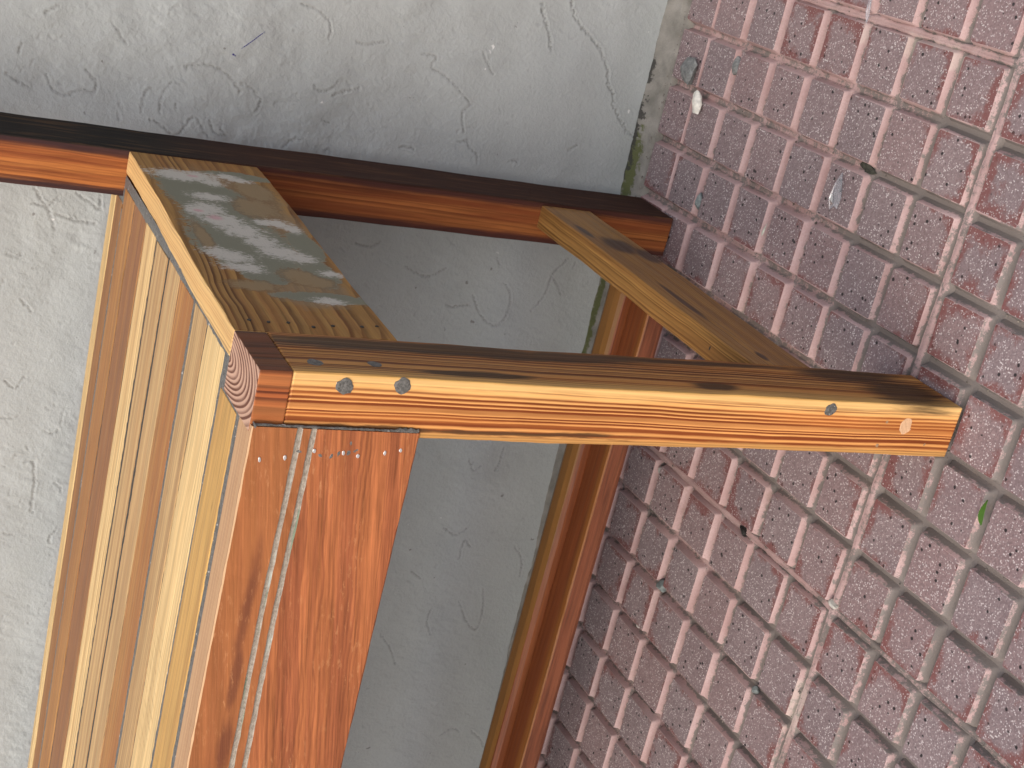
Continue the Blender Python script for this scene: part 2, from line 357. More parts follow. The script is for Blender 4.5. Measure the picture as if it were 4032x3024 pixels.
    for i in range(25):
        t = i / 24; x, z = -.137 + .016 * t, .3745 - .0165 * t
        wv = (.00022 + .00018 * (i % 2)) * (1 if 2 < i < 22 else .5)
        px, pz = .72 * wv, .70 * wv
        for sgn in (-1, 1): V.append((x + sgn * px, min(skin(x, z), skin(x + .0013, z), skin(x, z + .0013), skin(x - .0013, z), skin(x, z - .0013)) - .0002, z + sgn * pz))
    F = [(2 * i, 2 * i + 2, 2 * i + 3, 2 * i + 1) for i in range(24)]
    mesh_obj('ink_line', V, F, ink, o)
    for x, z, r in ((-.1425, .380, .0008), (-.1433, .3785, .0005)):
        disc('ink_dot', (x, skin(x, z) - .0004, z), (0, -1, 0), r, .0002, ink, o)
    return o

# ------------------------------------------------------------------ the pavement
PITCH, PAD_H = .05, .0074
def terrazzo_material():
    m, nt, b = new_mat('pink_terrazzo')
    P = POS(nt)
    oi = nt.nodes.new('ShaderNodeObjectInfo')
    base = MX(nt, MR(nt, NO(nt, P, 11, 4), .35, .65), (.205, .160, .165), (.262, .208, .210))
    base = MX(nt, MA(nt, 'MULTIPLY', oi.outputs['Random'], .7), base, (.27, .18, .176))
    v = nt.nodes.new('ShaderNodeTexVoronoi'); put(nt, v.inputs['Vector'], P); v.inputs['Scale'].default_value = 900
    sc = nt.nodes.new('ShaderNodeSeparateColor'); nt.links.new(v.outputs['Color'], sc.inputs[0])
    fine = NO(nt, P, 900, 2, .6)
    base = MX(nt, MR(nt, sc.outputs[0], .0, 1, 0, .55), base, (.11, .080, .084))
    chip = MA(nt, 'MULTIPLY', MR(nt, sc.outputs[1], .74, .90), MR(nt, v.outputs['Distance'], .62, .42))
    wh = MR(nt, NO(nt, P, 60, 2), .3, .7, .35, 1.0)
    base = MX(nt, MA(nt, 'MULTIPLY', chip, wh), base, (.58, .53, .52))
    v2 = nt.nodes.new('ShaderNodeTexVoronoi'); put(nt, v2.inputs['Vector'], P); v2.inputs['Scale'].default_value = 175
    sc2 = nt.nodes.new('ShaderNodeSeparateColor'); nt.links.new(v2.outputs['Color'], sc2.inputs[0])
    bk = MA(nt, 'MULTIPLY', MR(nt, sc2.outputs[0], .66, .67), MR(nt, MA(nt, 'ADD', v2.outputs['Distance'], MA(nt, 'MULTIPLY', fine, .2)), .36, .27))
    bk = MA(nt, 'MULTIPLY', bk, .95)
    base = MX(nt, bk, base, (.018, .017, .018))
    # red surface film left near the arrises and in patches where feet have not worn it off
    s = nt.nodes.new('ShaderNodeSeparateXYZ'); nt.links.new(P, s.inputs[0])
    sy = MA(nt, 'ADD', s.outputs[1], MA(nt, 'MULTIPLY', MA(nt, 'LESS_THAN', s.outputs[1], 0.0), .005))
    off = lambda q: MA(nt, 'MULTIPLY', MA(nt, 'ABSOLUTE', MA(nt, 'SUBTRACT', MA(nt, 'FRACT', MA(nt, 'DIVIDE', q, PITCH)), .5)), PITCH)
    e = MA(nt, 'MAXIMUM', off(s.outputs[0]), off(sy))
    film = MA(nt, 'ADD', MR(nt, e, .010, .020, -.55, .12), MA(nt, 'MULTIPLY', MA(nt, 'SUBTRACT', NO(nt, P, 42, 5, .75), .5), 2.6))
    big = MR(nt, NO(nt, OFF(nt, P, (5, 1, 0)), 6, 3), .42, .62, -.35, .35)
    ps = nt.nodes.new('ShaderNodeSeparateXYZ'); nt.links.new(P, ps.inputs[0])
    jx = MA(nt, 'ABSOLUTE', MA(nt, 'SUBTRACT', MA(nt, 'FRACT', MA(nt, 'ADD', MA(nt, 'MULTIPLY', ps.outputs[0], 2.5), .5)), .5))
    jy = MA(nt, 'ABSOLUTE', MA(nt, 'SUBTRACT', MA(nt, 'FRACT', MA(nt, 'ADD', MA(nt, 'MULTIPLY', ps.outputs[1], 2.5), .5)), .5))
    film = MA(nt, 'ADD', film, MR(nt, MA(nt, 'MINIMUM', jx, jy), .0, .13, .45, 0))   # the film survives along the paver rims
    film = MR(nt, MA(nt, 'ADD', film, big), .0, .5, 0, .8, True)
    film = MA(nt, 'MULTIPLY', film, MA(nt, 'SUBTRACT', 1.0, MA(nt, 'MULTIPLY', chip, .7)))
    base = MX(nt, film, base, (.165, .058, .052))
    put(nt, b.inputs['Base Color'], base); 
    put(nt, b.inputs['Roughness'], MR(nt, sc.outputs[2], 0, 1, .4, .8)); b.inputs['Specular IOR Level'].default_value = .25
    BUMP(nt, b, NO(nt, P, 700, 1, .6), .3, .0007)
    return m

def groove_material():
    m, nt, b = new_mat('pink_cement_groove')
    P = POS(nt)
    col = MX(nt, MR(nt, NO(nt, P, 24, 4), .35, .65), (.40, .272, .258), (.50, .37, .355))
    col = MX(nt, MR(nt, NO(nt, P, 700, 3, .7), .3, .75, 0, .5), col, (.30, .19, .18))
    s = nt.nodes.new('ShaderNodeSeparateXYZ'); nt.links.new(P, s.inputs[0])
    traffic = MA(nt, 'ADD', MR(nt, s.outputs[1], .16, -.05, -.16, .12), MR(nt, s.outputs[2], -.0035, -.0065, -.10, .16))   # grime lies in the bottoms, more of it where people walk
    d = MA(nt, 'ADD', MA(nt, 'ADD', NO(nt, P, 110, 5, .85), MA(nt, 'MULTIPLY', NO(nt, P, 9, 2), .35)), traffic)
    col = MX(nt, MR(nt, d, .62, .72, 0, .85), col, (.155, .150, .135))
    col = MX(nt, MR(nt, NO(nt, OFF(nt, P, (2, 2, 2)), 33, 4, .7), .6, .75, 0, .5), col, (.24, .175, .14))
    wt = MA(nt, 'ADD', MR(nt, NO(nt, OFF(nt, P, (9, 2, 1)), 28, 4, .7), .3, .7, -.5, .5), blobs(nt, P, [((-.49, 0, 0), (.09, .012, .02)), ((-.01, .09, 0), (.015, .12, .02))]))
    col = MX(nt, MR(nt, wt, .3, .7, 0, .3, True), col, (.56, .51, .43))
    put(nt, b.inputs['Base Color'], col); b.inputs['Roughness'].default_value = .85; b.inputs['Specular IOR Level'].default_value = .15
    BUMP(nt, b, NO(nt, P, 520, 2, .7), .5, .0008)
    return m

def build_pavement():
    TM, GM = terrazzo_material(), groove_material()
    def pad_geo(r, ex=0.0):
        """one raised pad of a paver, its flanks running down into the grooves"""
        V, F, fm = [], [], []
        rings = [(.0201 + ex, 0.0), (.0205 + ex, -.0004), (.0214, -.0042), (.0234, -PAD_H)]
        n = 0
        for a, z in rings:
            c = .0012 + max(0, -z) * .2
            pts = []
            for sx, sy, f in ((1, 1, 0), (-1, 1, 1), (-1, -1, 0), (1, -1, 1)):
                q = [(a * sx, (a - c) * sy), ((a - c * .3) * sx, (a - c * .3) * sy), ((a - c) * sx, a * sy)]
                pts += q[::-1] if f else q
            n = len(pts)
            for x, y in pts: V.append((x + r.uniform(-.0003, .0003), y + r.uniform(-.0003, .0003), z + (r.uniform(-.0002, .0002) if z else 0)))
        F.append(tuple(range(n))); fm.append(0)
        for k in range(3):
            for i in range(n):
                j = (i + 1) % n; F.append((k * n + i, (k + 1) * n + i, (k + 1) * n + j, k * n + j)); fm.append(1)
        return V, F, fm
    variants = []
    for k in range(9):
        r = random.Random(100 + k); V, F, fm = pad_geo(r, r.uniform(-.0006, .0004))
        me = bpy.data.meshes.new('pad'); me.from_pydata(V, [], F); me.update(); me.materials.append(TM); me.materials.append(GM)
        me.polygons.foreach_set('material_index', fm)
        me.polygons.foreach_set('use_smooth', [False] + [True] * (len(F) - 1)); variants.append((me, V, F, fm))
    root = link(bpy.data.objects.new('pavement', None)); root['kind'] = 'structure'
    GAPY = .005
    for ix in range(-3, 3):                                   # paver spans X = -.4(ix+1) .. -.4 ix
        for iy in range(-4, 1):
            x1 = -.4 * ix; x0 = x1 - .4; y0 = .4 * iy + (GAPY * iy if iy < 0 else 0); y1 = y0 + .4 + (0 if iy == 0 else 0)
            ytop = y1 if iy < 0 else .3945
            rr = random.Random(ix * 31 + iy)
            # slab under the pads: rounded rims at the joints
            V, F, fm = [], [], []
            e = .0011
            prof = [(e, -.018), (e, -PAD_H - .0012), (.0022, -PAD_H - .0002), (.004, -PAD_H)]
            for d, z in prof:
                V += [(x0 + d, y0 + d, z), (x1 - d, y0 + d, z), (x1 - d, ytop - d, z), (x0 + d, ytop - d, z)]
            for k in range(3):
                for i in range(4):
                    j = (i + 1) % 4; F.append((4 * k + i, 4 * k + j, 4 * k + 4 + j, 4 * k + 4 + i)); fm.append(1)
            F.append((12, 13, 14, 15)); fm.append(1)
            spots = []
            for a in range(8):
                for b_ in range(8):
                    cx, cy = x0 + PITCH * (a + .5), y0 + PITCH * (b_ + .5)
                    if cy + .0234 > ytop - .0012: cy = ytop - .0012 - .0234
                    near = -.83 < cx < .08 and cy > -.25
                    mv = variants[rr.randrange(9)]; rot = rr.randrange(4)
                    if near: spots.append((cx, cy, mv, rot))
                    else:
                        n0 = len(V); c, s = (1, 0, -1, 0)[rot], (0, 1, 0, -1)[rot]
                        V += [(cx + c * x - s * y, cy + s * x + c * y, z) for x, y, z in mv[1]]
                        F += [tuple(n0 + i for i in f) for f in mv[2]]; fm += mv[3]
            p = mesh_obj('paver', V, F, [TM, GM], root, fm)
            dz = rr.uniform(-.0007, .0007)
            p.location.z = dz
            for cx, cy, mv, rot in spots:
                o = bpy.data.objects.new('pad', mv[0]); o.location = (cx, cy, rr.uniform(-.0002, .0002)); o.rotation_euler.z = rot * math.pi / 2
                link(o, p)
    # the bed the pavers lie in, reaching out to the horizon
    m, nt, b = new_mat('cement_bed'); P = POS(nt)
    put(nt, b.inputs['Base Color'], MX(nt, NO(nt, P, 40, 5, .7), (.17, .13, .12), (.36, .29, .27))); b.inputs['Roughness'].default_value = .9
    g = mesh_obj('ground', [(-60, -60, -.0135), (60, -60, -.0135), (60, 60, -.0135), (-60, 60, -.0135)], [(0, 1, 2, 3)], m); g['kind'] = 'structure'
    # mortar beads standing in the two joints in view
    def bead(p0, p1, wd, hgt, name='joint_mortar'):
        V, F = [], []; p0, p1 = Vector(p0), Vector(p1); n = int((p1 - p0).length / .004); d = (p1 - p0).normalized(); sd = Vector((-d.y, d.x, 0))
        for i in range(n + 1):
            c = p0 + (p1 - p0) * i / n; w = wd * (1 + .18 * math.sin(i * .7) + random.uniform(-.12, .12)); hh = hgt + random.uniform(-.0004, .0004) + .0004 * math.sin(i * .23)
            for t, z in ((-1, -PAD_H - .001), (-.7, -PAD_H + .35 * hh), (-.12, -PAD_H + hh), (0, -PAD_H + hh * .72), (.12, -PAD_H + hh), (.7, -PAD_H + .35 * hh), (1, -PAD_H - .001)):
                V.append(c + sd * (w * t) + Vector((0, 0, z)))
        for i in range(n):
            for k in range(6): F.append((i * 7 + k, i * 7 + k + 1, i * 7 + 8 + k, i * 7 + 7 + k))
        mesh_obj(name, V, F, GM, root, smooth=True)
    bead((-1.2, -.0025, 0), (.7, -.0025, 0), .0056, .0058)
    bead((-.4, -.8, 0), (-.4, .39, 0), .0044, .0046)
    bead((0, -.8, 0), (0, .39, 0), .0044, .0046)
    return root

# ------------------------------------------------------------------ the bench
H, W, D, DEPTH = .4714, .0355, .0535, .3855          # seat height, leg width, leg depth, front face of post
WP, DP, LEN = .0348, .060, 1.06
HA, TR = .0948, .0168
def solid(name, c, rough=.6, var=.25, scale=300, spec=.3):
    m, nt, b = new_mat(name); P = OBJ(nt)
    put(nt, b.inputs['Base Color'], MX(nt, MR(nt, NO(nt, P, scale, 4, .7), .3, .7), tuple(x * (1 - var) for x in c), tuple(min(1, x * (1 + var)) for x in c)))
    b.inputs['Roughness'].default_value = rough; b.inputs['Specular IOR Level'].default_value = spec
    BUMP(nt, b, NO(nt, P, scale * 2, 3, .7), .5, .0006)
    return m

def filler_material():
    m, nt, b = new_mat('grey_glue_filler'); P = OBJ(nt)
    col = MX(nt, MR(nt, NO(nt, P, 420, 4, .7), .35, .7), (.065, .064, .058), (.18, .175, .162))
    col = MX(nt, MR(nt, NO(nt, OFF(nt, P, (4, 4, 4)), 330, 2), .69, .72, 0, .9), col, (.70, .69, .66))
    put(nt, b.inputs['Base Color'], col); b.inputs['Roughness'].default_value = .45
    BUMP(nt, b, NO(nt, P, 600, 4, .7), .8, .001)
    return m

def build_bench():
    root = link(bpy.data.objects.new('wooden_bench', None))
    root.location = (-.2139, -.0599, .0); root.rotation_euler.z = -.0191
    thing(root, 'wooden bench of reclaimed timber with slatted seat against the grey wall', 'bench')
    FIL = filler_material(); FILD = solid('dark_seam_filler', (.045, .040, .034), .6, .5, 420)
    shl = (-.0061 / H, .0061 / H); shp = (.0031 / H, -.0118 / H)
    # --- front leg
    def leg_extra(c):
        nt, P = c['nt'], c['P']
        x = c['sep']['X']; y = c['sep']['Y']; z = c['sep']['Z']
        lx = MA(nt, 'SUBTRACT', x, MA(nt, 'MULTIPLY', z, shl[0]))
        nz = NO(nt, SCL(nt, c['Q'], (300, 300, 22)), 1, 4, .65)
        # pale sapwood along the outer arris, dirty dark edge along the inner one
        sap = MR(nt, MA(nt, 'ADD', lx, MA(nt, 'MULTIPLY', MA(nt, 'SUBTRACT', nz, .5), .008)), -.0100, -.0015, 0, .75, True)
        sap = MA(nt, 'MULTIPLY', sap, MR(nt, y, .014, .005))
        red = MR(nt, MA(nt, 'ADD', lx, MA(nt, 'MULTIPLY', MA(nt, 'SUBTRACT', nz, .5), .012)), -.006, -.017, 0, 1, True)
        c['col'] = MX(nt, MA(nt, 'MULTIPLY', red, .5), c['col'], MX(nt, 1.0, c['col'], (.80, .58, .48), 'MULTIPLY'))
        c['col'] = MX(nt, sap, c['col'], (.86, .56, .22))
        band = MA(nt, 'SUBTRACT', 1.0, MA(nt, 'DIVIDE', MA(nt, 'ABSOLUTE', MA(nt, 'ADD', lx, .0305)), .0028))
        band = MA(nt, 'ADD', MA(nt, 'MINIMUM', band, MR(nt, z, .16, .30, -1.0, 1.0)), MA(nt, 'MULTIPLY', MA(nt, 'SUBTRACT', nz, .5), 3.2))
        edge = MR(nt, MA(nt, 'ADD', lx, MA(nt, 'MULTIPLY', MA(nt, 'SUBTRACT', nz, .5), .006)), -.0305, -.0335, 0, .7, True)
        c['col'] = MX(nt, edge, c['col'], (.46, .26, .085))
        c['col'] = MX(nt, MR(nt, band, .2, .8, 0, .85, True), c['col'], (.075, .040, .018))
        # the outer side was never sanded: grey-brown skin with black blotches
        side = MR(nt, lx, -.0018, -.0004, 0, 1)
        side = MA(nt, 'MULTIPLY', side, MR(nt, y, .0005, .0018))
        c['col'] = MX(nt, MA(nt, 'MULTIPLY', side, .9), c['col'], MX(nt, 1.0, c['col'], MX(nt, nz, (.42, .39, .32), (.92, .86, .70)), 'MULTIPLY'))
        c['col'], f = patch(nt, P, c['col'], [((-.0045, .014, .345), (.008, .006, .045)), ((-.0024, .0143, .186), (.008, .007, .022)), ((-.003, .048, .34), (.008, .012, .20)), ((-.003, .045, .06), (.008, .016, .06)), ((-.003, .02, .035), (.008, .03, .045)), ((0, .05, .2), (.008, .006, .12))], (.028, .018, .012), nz, .55, .5, .85)
    leg_m = wood('leg_pine', (.76, .40, .135), (.20, .055, .016), 'Z', 460, (-.30, -.24), .0016, 2.3, .13, (.58, .22, .06), .4, .40, 3.0, .56, 1.0, .12, leg_extra)
    leg = bar('leg', (-W, 0, .0015), (0, D, .4535), leg_m, root, .0011, .00032, shl, .012)
    cap_side = wood('cap_redwood', (.36, .105, .034), (.12, .032, .014), 'Z', 230, (-.12, .075), .002, 1.6, .12, (.46, .18, .06), .5, .4, 8.0, .7, .6, .2,
                    lambda c: c.update(col=MX(c['nt'], MA(c['nt'], 'MULTIPLY', MR(c['nt'], c['sep']['X'], -.0088, -.0072), .65), c['col'], (.055, .022, .012))))  # outer face mixed darker: its shade is put into the colour
    cap_end = wood('cap_end_grain', (.50, .31, .215), (.12, .042, .022), 'Z', 440, (-.0225, .0640), .0008, 1.8, .05, None, 0, .55, 8.0, .66, .25, 0.0, None, .25, .4, 0, 3.0, 0, .42)
    def cap_face(f): return 1 if f.normal.z > .8 else 0
    bar('cap_block', (-W + .0002, .0003, .4538), (-.0002, D - .0003, H + .0003), [cap_side, cap_end], leg, .0008, .0001, shl, .05, cap_face)
    lsx = lambda z: shl[0] * z
    lsy = lambda z: shl[1] * z
    for x, z, r in ((-.0122, .4247, .0047), (-.0098, .3925, .0047), (-.0075, .1069, .0042)):
        disc('filled_hole', (x, lsy(z) - .0001, z), (0, -1, 0), r, .0004, FIL, leg, 1.0, 16, .12)
    dowel = wood('dowel_end', (.62, .40, .24), (.42, .22, .12), 'Y', 900, (-.05, .1), .001, .7, .1, None, 0, .5, 2.2)
    disc('dowel', (-.0151, lsy(.043) - .0002, .043), (0, -1, 0), .0060, .0004, dowel, leg, .92, 18, .05)
    pin = solid('pin_hole', (.30, .19, .11), .6, .4)
    for x, z, r in ((-.0133, .0597, .0013), (-.0149, .0236, .0013), (-.0225, .0429, .0013), (-.0301, .061, .0014), (-.0295, .037, .0014), (-.0274, .023, .0013)):
        disc('filled_pin_hole', (x, lsy(z) - .0002, z), (0, -1, 0), r, .0002, pin, leg, .8, 8, .2)
    for y, z, r in ((.0184, .4386, .0043), (.0201, .4046, .0038)):
        disc('filled_hole', (lsx(z) + .0004, y, z), (1, 0, 0), r, .0003, FIL, leg, 1.0, 16, .12)

    # --- back post, charred on its outer side
    def post_extra(c):
        nt, P = c['nt'], c['P']; x, y, z = c['sep']['X'], c['sep']['Y'], c['sep']['Z']
        lx = MA(nt, 'SUBTRACT', x, MA(nt, 'MULTIPLY', z, shp[0]))
        nz = NO(nt, SCL(nt, c['Q'], (260, 260, 14)), 1, 4, .65); nz2 = NO(nt, SCL(nt, c['Q'], (900, 900, 60)), 1, 3, .6)
        j = MA(nt, 'MULTIPLY', MA(nt, 'SUBTRACT', MA(nt, 'ADD', nz, MA(nt, 'MULTIPLY', nz2, .4)), .7), .006)
        e = MA(nt, 'MAXIMUM', MR(nt, MA(nt, 'ADD', lx, j), -.0090, -.0028, 0, 1, True), MR(nt, MA(nt, 'ADD', lx, j), -.0270, -.0320, 0, 1, True))
        c['col'] = MX(nt, MA(nt, 'MULTIPLY', e, .95), c['col'], MX(nt, nz2, (.014, .008, .010), (.045, .020, .022)))
        face = MR(nt, lx, -.0016, -.0006)
        char = MX(nt, MR(nt, nz, .35, .65), (.0085, .0075, .007), (.022, .017, .013))
        char = MX(nt, MR(nt, NO(nt, SCL(nt, c['Q'], (230, 230, 18)), 1, 3, .6), .53, .68, 0, .6), char, (.12, .062, .026))
        c['col'] = MX(nt, face, c['col'], char)
        c['rough'] = MX(nt, face, c['rough'], (.8, .8, .8))
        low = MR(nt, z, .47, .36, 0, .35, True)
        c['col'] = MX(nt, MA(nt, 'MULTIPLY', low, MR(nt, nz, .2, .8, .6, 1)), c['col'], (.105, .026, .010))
    post_m = wood('post_redwood', (.37, .130, .034), (.13, .036, .010), 'Z', 420, (-.2, .2), .0014, 1.1, .2, (.20, .050, .015), .7, .45, 5.0, .75, .8, .2, post_extra, .25, .2)
    bar('post', (-WP, DEPTH, .0015), (0, DEPTH + DP, .88), post_m, root, .0012, .0003, shp, .02)

    # --- side apron with the remains of old paint
    def apron_extra(c):
        nt, P, Q = c['nt'], c['P'], c['Q']; x, z = c['sep']['X'], c['sep']['Z']
        n1 = NO(nt, SCL(nt, Q, (75, 60, 32)), 1, 5, .65)
        n2 = NO(nt, SCL(nt, Q, (900, 230, 480)), 1, 5, .8)
        n3 = NO(nt, SCL(nt, OFF(nt, Q, (3, 3, 3)), (75, 60, 34)), 1, 4, .6)
        nm = MA(nt, 'ADD', MA(nt, 'MULTIPLY', n1, .6), MA(nt, 'MULTIPLY', n2, .4))
        base = c['col']
        R = lambda y, zz, ry, rz: ((0, y, zz), (.02, ry, rz))
        col = MX(nt, 1.0, base, (.68, .60, .48), 'MULTIPLY')
        def lay(col, lst, colr, nv, amp, soft, st, lo=0.0):
            f = blobs(nt, P, lst); f = MA(nt, 'ADD', f, MA(nt, 'MULTIPLY', MA(nt, 'SUBTRACT', nv, .5), amp * 2))
            return MX(nt, MR(nt, f, lo, lo + soft, 0, st, True), col, colr)
        cov = [R(.235, .420, .125, .046), R(.30, .42, .055, .045), R(.13, .410, .035, .035)]
        col = lay(col, cov, (.26, .19, .11), nm, .60, .3, .7)
        grn = [R(.298, .440, .045, .026), R(.287, .424, .030, .022), R(.255, .432, .05, .028), R(.205, .432, .045, .034), R(.180, .428, .040, .030), R(.343, .398, .009, .028), R(.206, .388, .030, .010), R(.162, .394, .028, .012), R(.145, .430, .012, .016), R(.118, .402, .009, .034)]
        ng = MA(nt, 'ADD', MA(nt, 'MULTIPLY', n1, .55), MA(nt, 'MULTIPLY', n2, .45))
        col = lay(col, grn, (.19, .105, .045), ng, .95, .12, .7, -.12)
        col = lay(col, grn, (.27, .255, .18), ng, .95, .05, .8, -.03)
        col = lay(col, grn, (.205, .205, .148), ng, .95, .08, .95, .03)
        isl = [R(.312, .396, .024, .018), R(.275, .404, .026, .018), R(.152, .410, .014, .014), R(.143, .404, .010, .018), R(.130, .444, .010, .022), R(.206, .455, .03, .006)]
        col = lay(col, isl, (.19, .110, .050), ng, 1.3, .12, .6, .0)
        col = lay(col, isl, (.30, .215, .115), ng, 1.3, .3, .85, .10)
        W_ = [R(.328, .446, .010, .018), R(.330, .430, .009, .014), R(.320, .424, .006, .008), R(.338, .410, .006, .012), R(.333, .401, .005, .010), R(.2875, .434, .007, .012), R(.256, .446, .012, .010), R(.262, .438, .010, .009), R(.240, .436, .012, .014), R(.224, .425, .011, .012), R(.208, .417, .012, .011), R(.191, .410, .012, .012), R(.183, .400, .007, .011), R(.181, .452, .009, .009), R(.175, .444, .010, .010), R(.158, .443, .007, .012), R(.245, .405, .005, .008), R(.246, .397, .007, .008), R(.238, .389, .006, .005), R(.159, .386, .005, .008), R(.113, .401, .005, .010)]
        nw = MA(nt, 'ADD', MA(nt, 'MULTIPLY', n3, .25), MA(nt, 'MULTIPLY', n2, .75))
        W_ = [(c_, (r_[0], r_[1] * 1.25, r_[2] * 1.25)) for c_, r_ in W_]
        col = lay(col, W_, (.57, .54, .475), nw, 2.3, .7, .92, -.18)
        col = lay(col, [R(.2446, .4394, .009, .010), R(.255, .448, .005, .006), R(.330, .436, .005, .008)], (.58, .27, .30), nm, .9, .5, .6, .2)
        c['col'] = col; c['rough'] = .6
    ap_m = wood('apron_fir', (.56, .345, .125), (.17, .070, .022), 'Y', 460, (-.285, .33), .0005, 1.2, .16, (.40, .18, .06), .5, .45, 9.0, .8, .7, .25, apron_extra)
    ap_top = wood('apron_fir_edge', (.66, .43, .175), (.36, .19, .075), 'Y', 420, (-.285, .33), .0016, 1.2, .08, (.52, .30, .12), .4, .45, 9.0, .8, .7, .25)
    def ap_fix(o):
        for v in o.data.vertices:
            t = (v.co.y - D) / (DEPTH - D)
            v.co.x += (1 - t) * shl[0] * v.co.z + t * shp[0] * v.co.z
            v.co.y += (1 - t) * shl[1] * v.co.z + t * shp[1] * v.co.z
        return o
    sa = ap_fix(bar('side_apron', (-TR, D + .0006, H - HA), (-.0006, DEPTH - .0004, H), [ap_top, ap_m], root, .0010, .0004, None, .012, lambda f: 1 if f.normal.x > .75 else 0))
    dark = solid('old_nail_hole', (.05, .045, .04), .7, .3)
    for (y, z) in ((.0747, .4596), (.0733, .4489), (.0741, .4375), (.0700, .4239), (.0734, .4114), (.0751, .3933), (.0773, .3834)):
        disc('nail_hole', (-.0129 * z + .0006, y, z), (1, 0, 0), .0011, .0002, dark, sa, 1, 8, .2)

    # --- seat slats: (back edge, front edge, gap at the front edge, light, dark, tone, ring freq, contrast)
    pale = (.70, .51, .245); tan = (.48, .32, .15); brn = (.30, .150, .056); amb = (.37, .190, .064); honey = (.50, .305, .100)
    E = [.4125, .3950, .3690, .3337, .2917, .2550, .2178, .1845, .1435, .1118, .0665, .0268]
    spec = [(pale, (.30, .18, .07), 640, 1.1, .0005), (brn, (.16, .065, .028), 260, 1.1, .0026), (amb, (.19, .075, .035), 260, 1.2, .0008), (brn, (.16, .065, .04), 230, 1.2, .0007),
            (pale, (.33, .17, .065), 270, 1.1, .0025), (tan, (.28, .15, .065), 200, .9, .0022), (tan, (.29, .16, .075), 200, .8, .0009), (amb, (.24, .085, .035), 300, 1.0, .0030),
            (tan, (.25, .13, .055), 260, 1.0, .0009), (pale, (.42, .26, .11), 520, 1.0, .0024), (honey, (.34, .175, .06), 420, 1.0, .0032)]
    def saw_marks(c):
        nt, P = c['nt'], c['P']
        v = VM(nt, 'DOT_PRODUCT', P, (.94 * 125, -.34 * 125, 0)); fr = MA(nt, 'FRACT', v)
        msk = blobs(nt, P, [((-.265, .095, H), (.062, .017, .02))])
        n = MR(nt, NO(nt, SCL(nt, P, (60, 260, 1)), 1, 3), .40, .6)
        f = MA(nt, 'MULTIPLY', MA(nt, 'MULTIPLY', MR(nt, fr, .2, .05), MR(nt, msk, .1, .35)), n)
        c['col'] = MX(nt, MA(nt, 'MULTIPLY', f, .75), c['col'], (.26, .13, .05))
    for k, (lt, dk, fq, ct, gap) in enumerate(spec):
        gap *= 1.6 if gap > .0012 else 2.2; y1, y0 = E[k] - .0002, E[k + 1] + gap
        m = wood('seat_wood_%s' % 'abcdefghijk'[k], lt, dk, 'X', fq, ((-.35, H - .12) if k % 2 else (.75, H - .10)), .0016, ct, .19, tuple(a * .4 + b * .6 for a, b in zip(lt, dk)), .85, .40, 11.0 + k * 1.37, .66, 1.2, .6, saw_marks if k == 9 else None, .2, .15, 0, 1.6)
        x1 = -WP - .0012 if k < 2 else -TR - .0065 + random.uniform(-.0008, .0008)
        if k == 10: x1 = -W - .0075
        z = H + random.uniform(-.0004, .0002)
        bar('seat_slat', (-LEN + .02, y0, z - .022), (x1, y1, z), m, root, .0006, .00016, None, .03)
    # filler bedded between the slats and round their ends
    def strip(name, x0, x1, y0, y1, z, parent=root, wav=0):
        V, F = [], []; L = max(x1 - x0, y1 - y0); n = max(6, int(L / .004)); along_x = (x1 - x0) > (y1 - y0)
        for i in range(n + 1):
            t = i / n
            for s_ in range(4):
                u = s_ / 3; zz = z - (.0002 if s_ in (0, 3) else 0) + random.uniform(-.00018, .00018)
                if along_x: V.append((x0 + (x1 - x0) * t, y0 + (y1 - y0) * u, zz))
                else: V.append((x0 + (x1 - x0) * u, y0 + (y1 - y0) * t, zz))
        for i in range(n):
            for s_ in range(3): F.append((i * 4 + s_, i * 4 + s_ + 1, i * 4 + 5 + s_, i * 4 + 4 + s_))
        o = mesh_obj(name, V, F, FIL if not wav else FILD, parent, smooth=True); return o
    for k, sp in enumerate(spec):
        gap = sp[4] * (1.6 if sp[4] > .0012 else 2.2)
        strip('filler_line', -LEN + .02, -.040 if k < 2 else -TR - .006, E[k + 1] - .0012, E[k + 1] + gap + .001, H - (.0002 if gap > .0022 else .0006), wav=1 if gap < .0022 or k in (4, 5) else 0)
    strip('filler_line', -TR - .0085, -TR + .0008, .050, .3850, H - .0002)
    strip('filler_line', -W - .009, -W + .001, .0243, .0700, H - .0002)
    strip('filler_line', -W - .002, -TR + .001, .0520, .0680, H - .0002)
    strip('filler_line', -WP - .002, -TR - .006, .3680, .3870, H - .0002)
    strip('filler_line', -W + .0005, -W + .0032 - .0045, .0, .0262, H - .0012)

    # --- front apron: a moulded board with two old grooves
    y0, zt, zb = .0030, H - .0002, H - .0946
    prof = [(.0256, zt), (y0 + .0008, zt), (y0, zt - .0008)]
    for g in (.4455, .4378):
        prof += [(y0, g + .0016), (y0 + .0011, g + .0012), (y0 + .0011, g - .0012), (y0, g - .0016)]
    prof += [(y0, zb + .0008), (y0 + .0008, zb), (.0256, zb)]
    def front_extra(c):
        nt, P = c['nt'], c['P']; z = c['sep']['Z']
        nz = NO(nt, SCL(nt, c['Q'], (70, 70, 12)), 1, 5, .65)
        up = MR(nt, z, .4385, .4400)
        c['col'] = MX(nt, MA(nt, 'MULTIPLY', up, .55), c['col'], MX(nt, nz, (.20, .068, .022), (.42, .175, .060)))
        c['col'], f = patch(nt, P, c['col'], [((-.145, .003, .4545), (.045, .03, .005)), ((-.19, .003, .4535), (.03, .03, .004)), ((-.24, .003, .452), (.03, .03, .007)), ((-.30, .003, .456), (.05, .03, .008))], (.10, .030, .020), nz, 1.0, .7, .65)
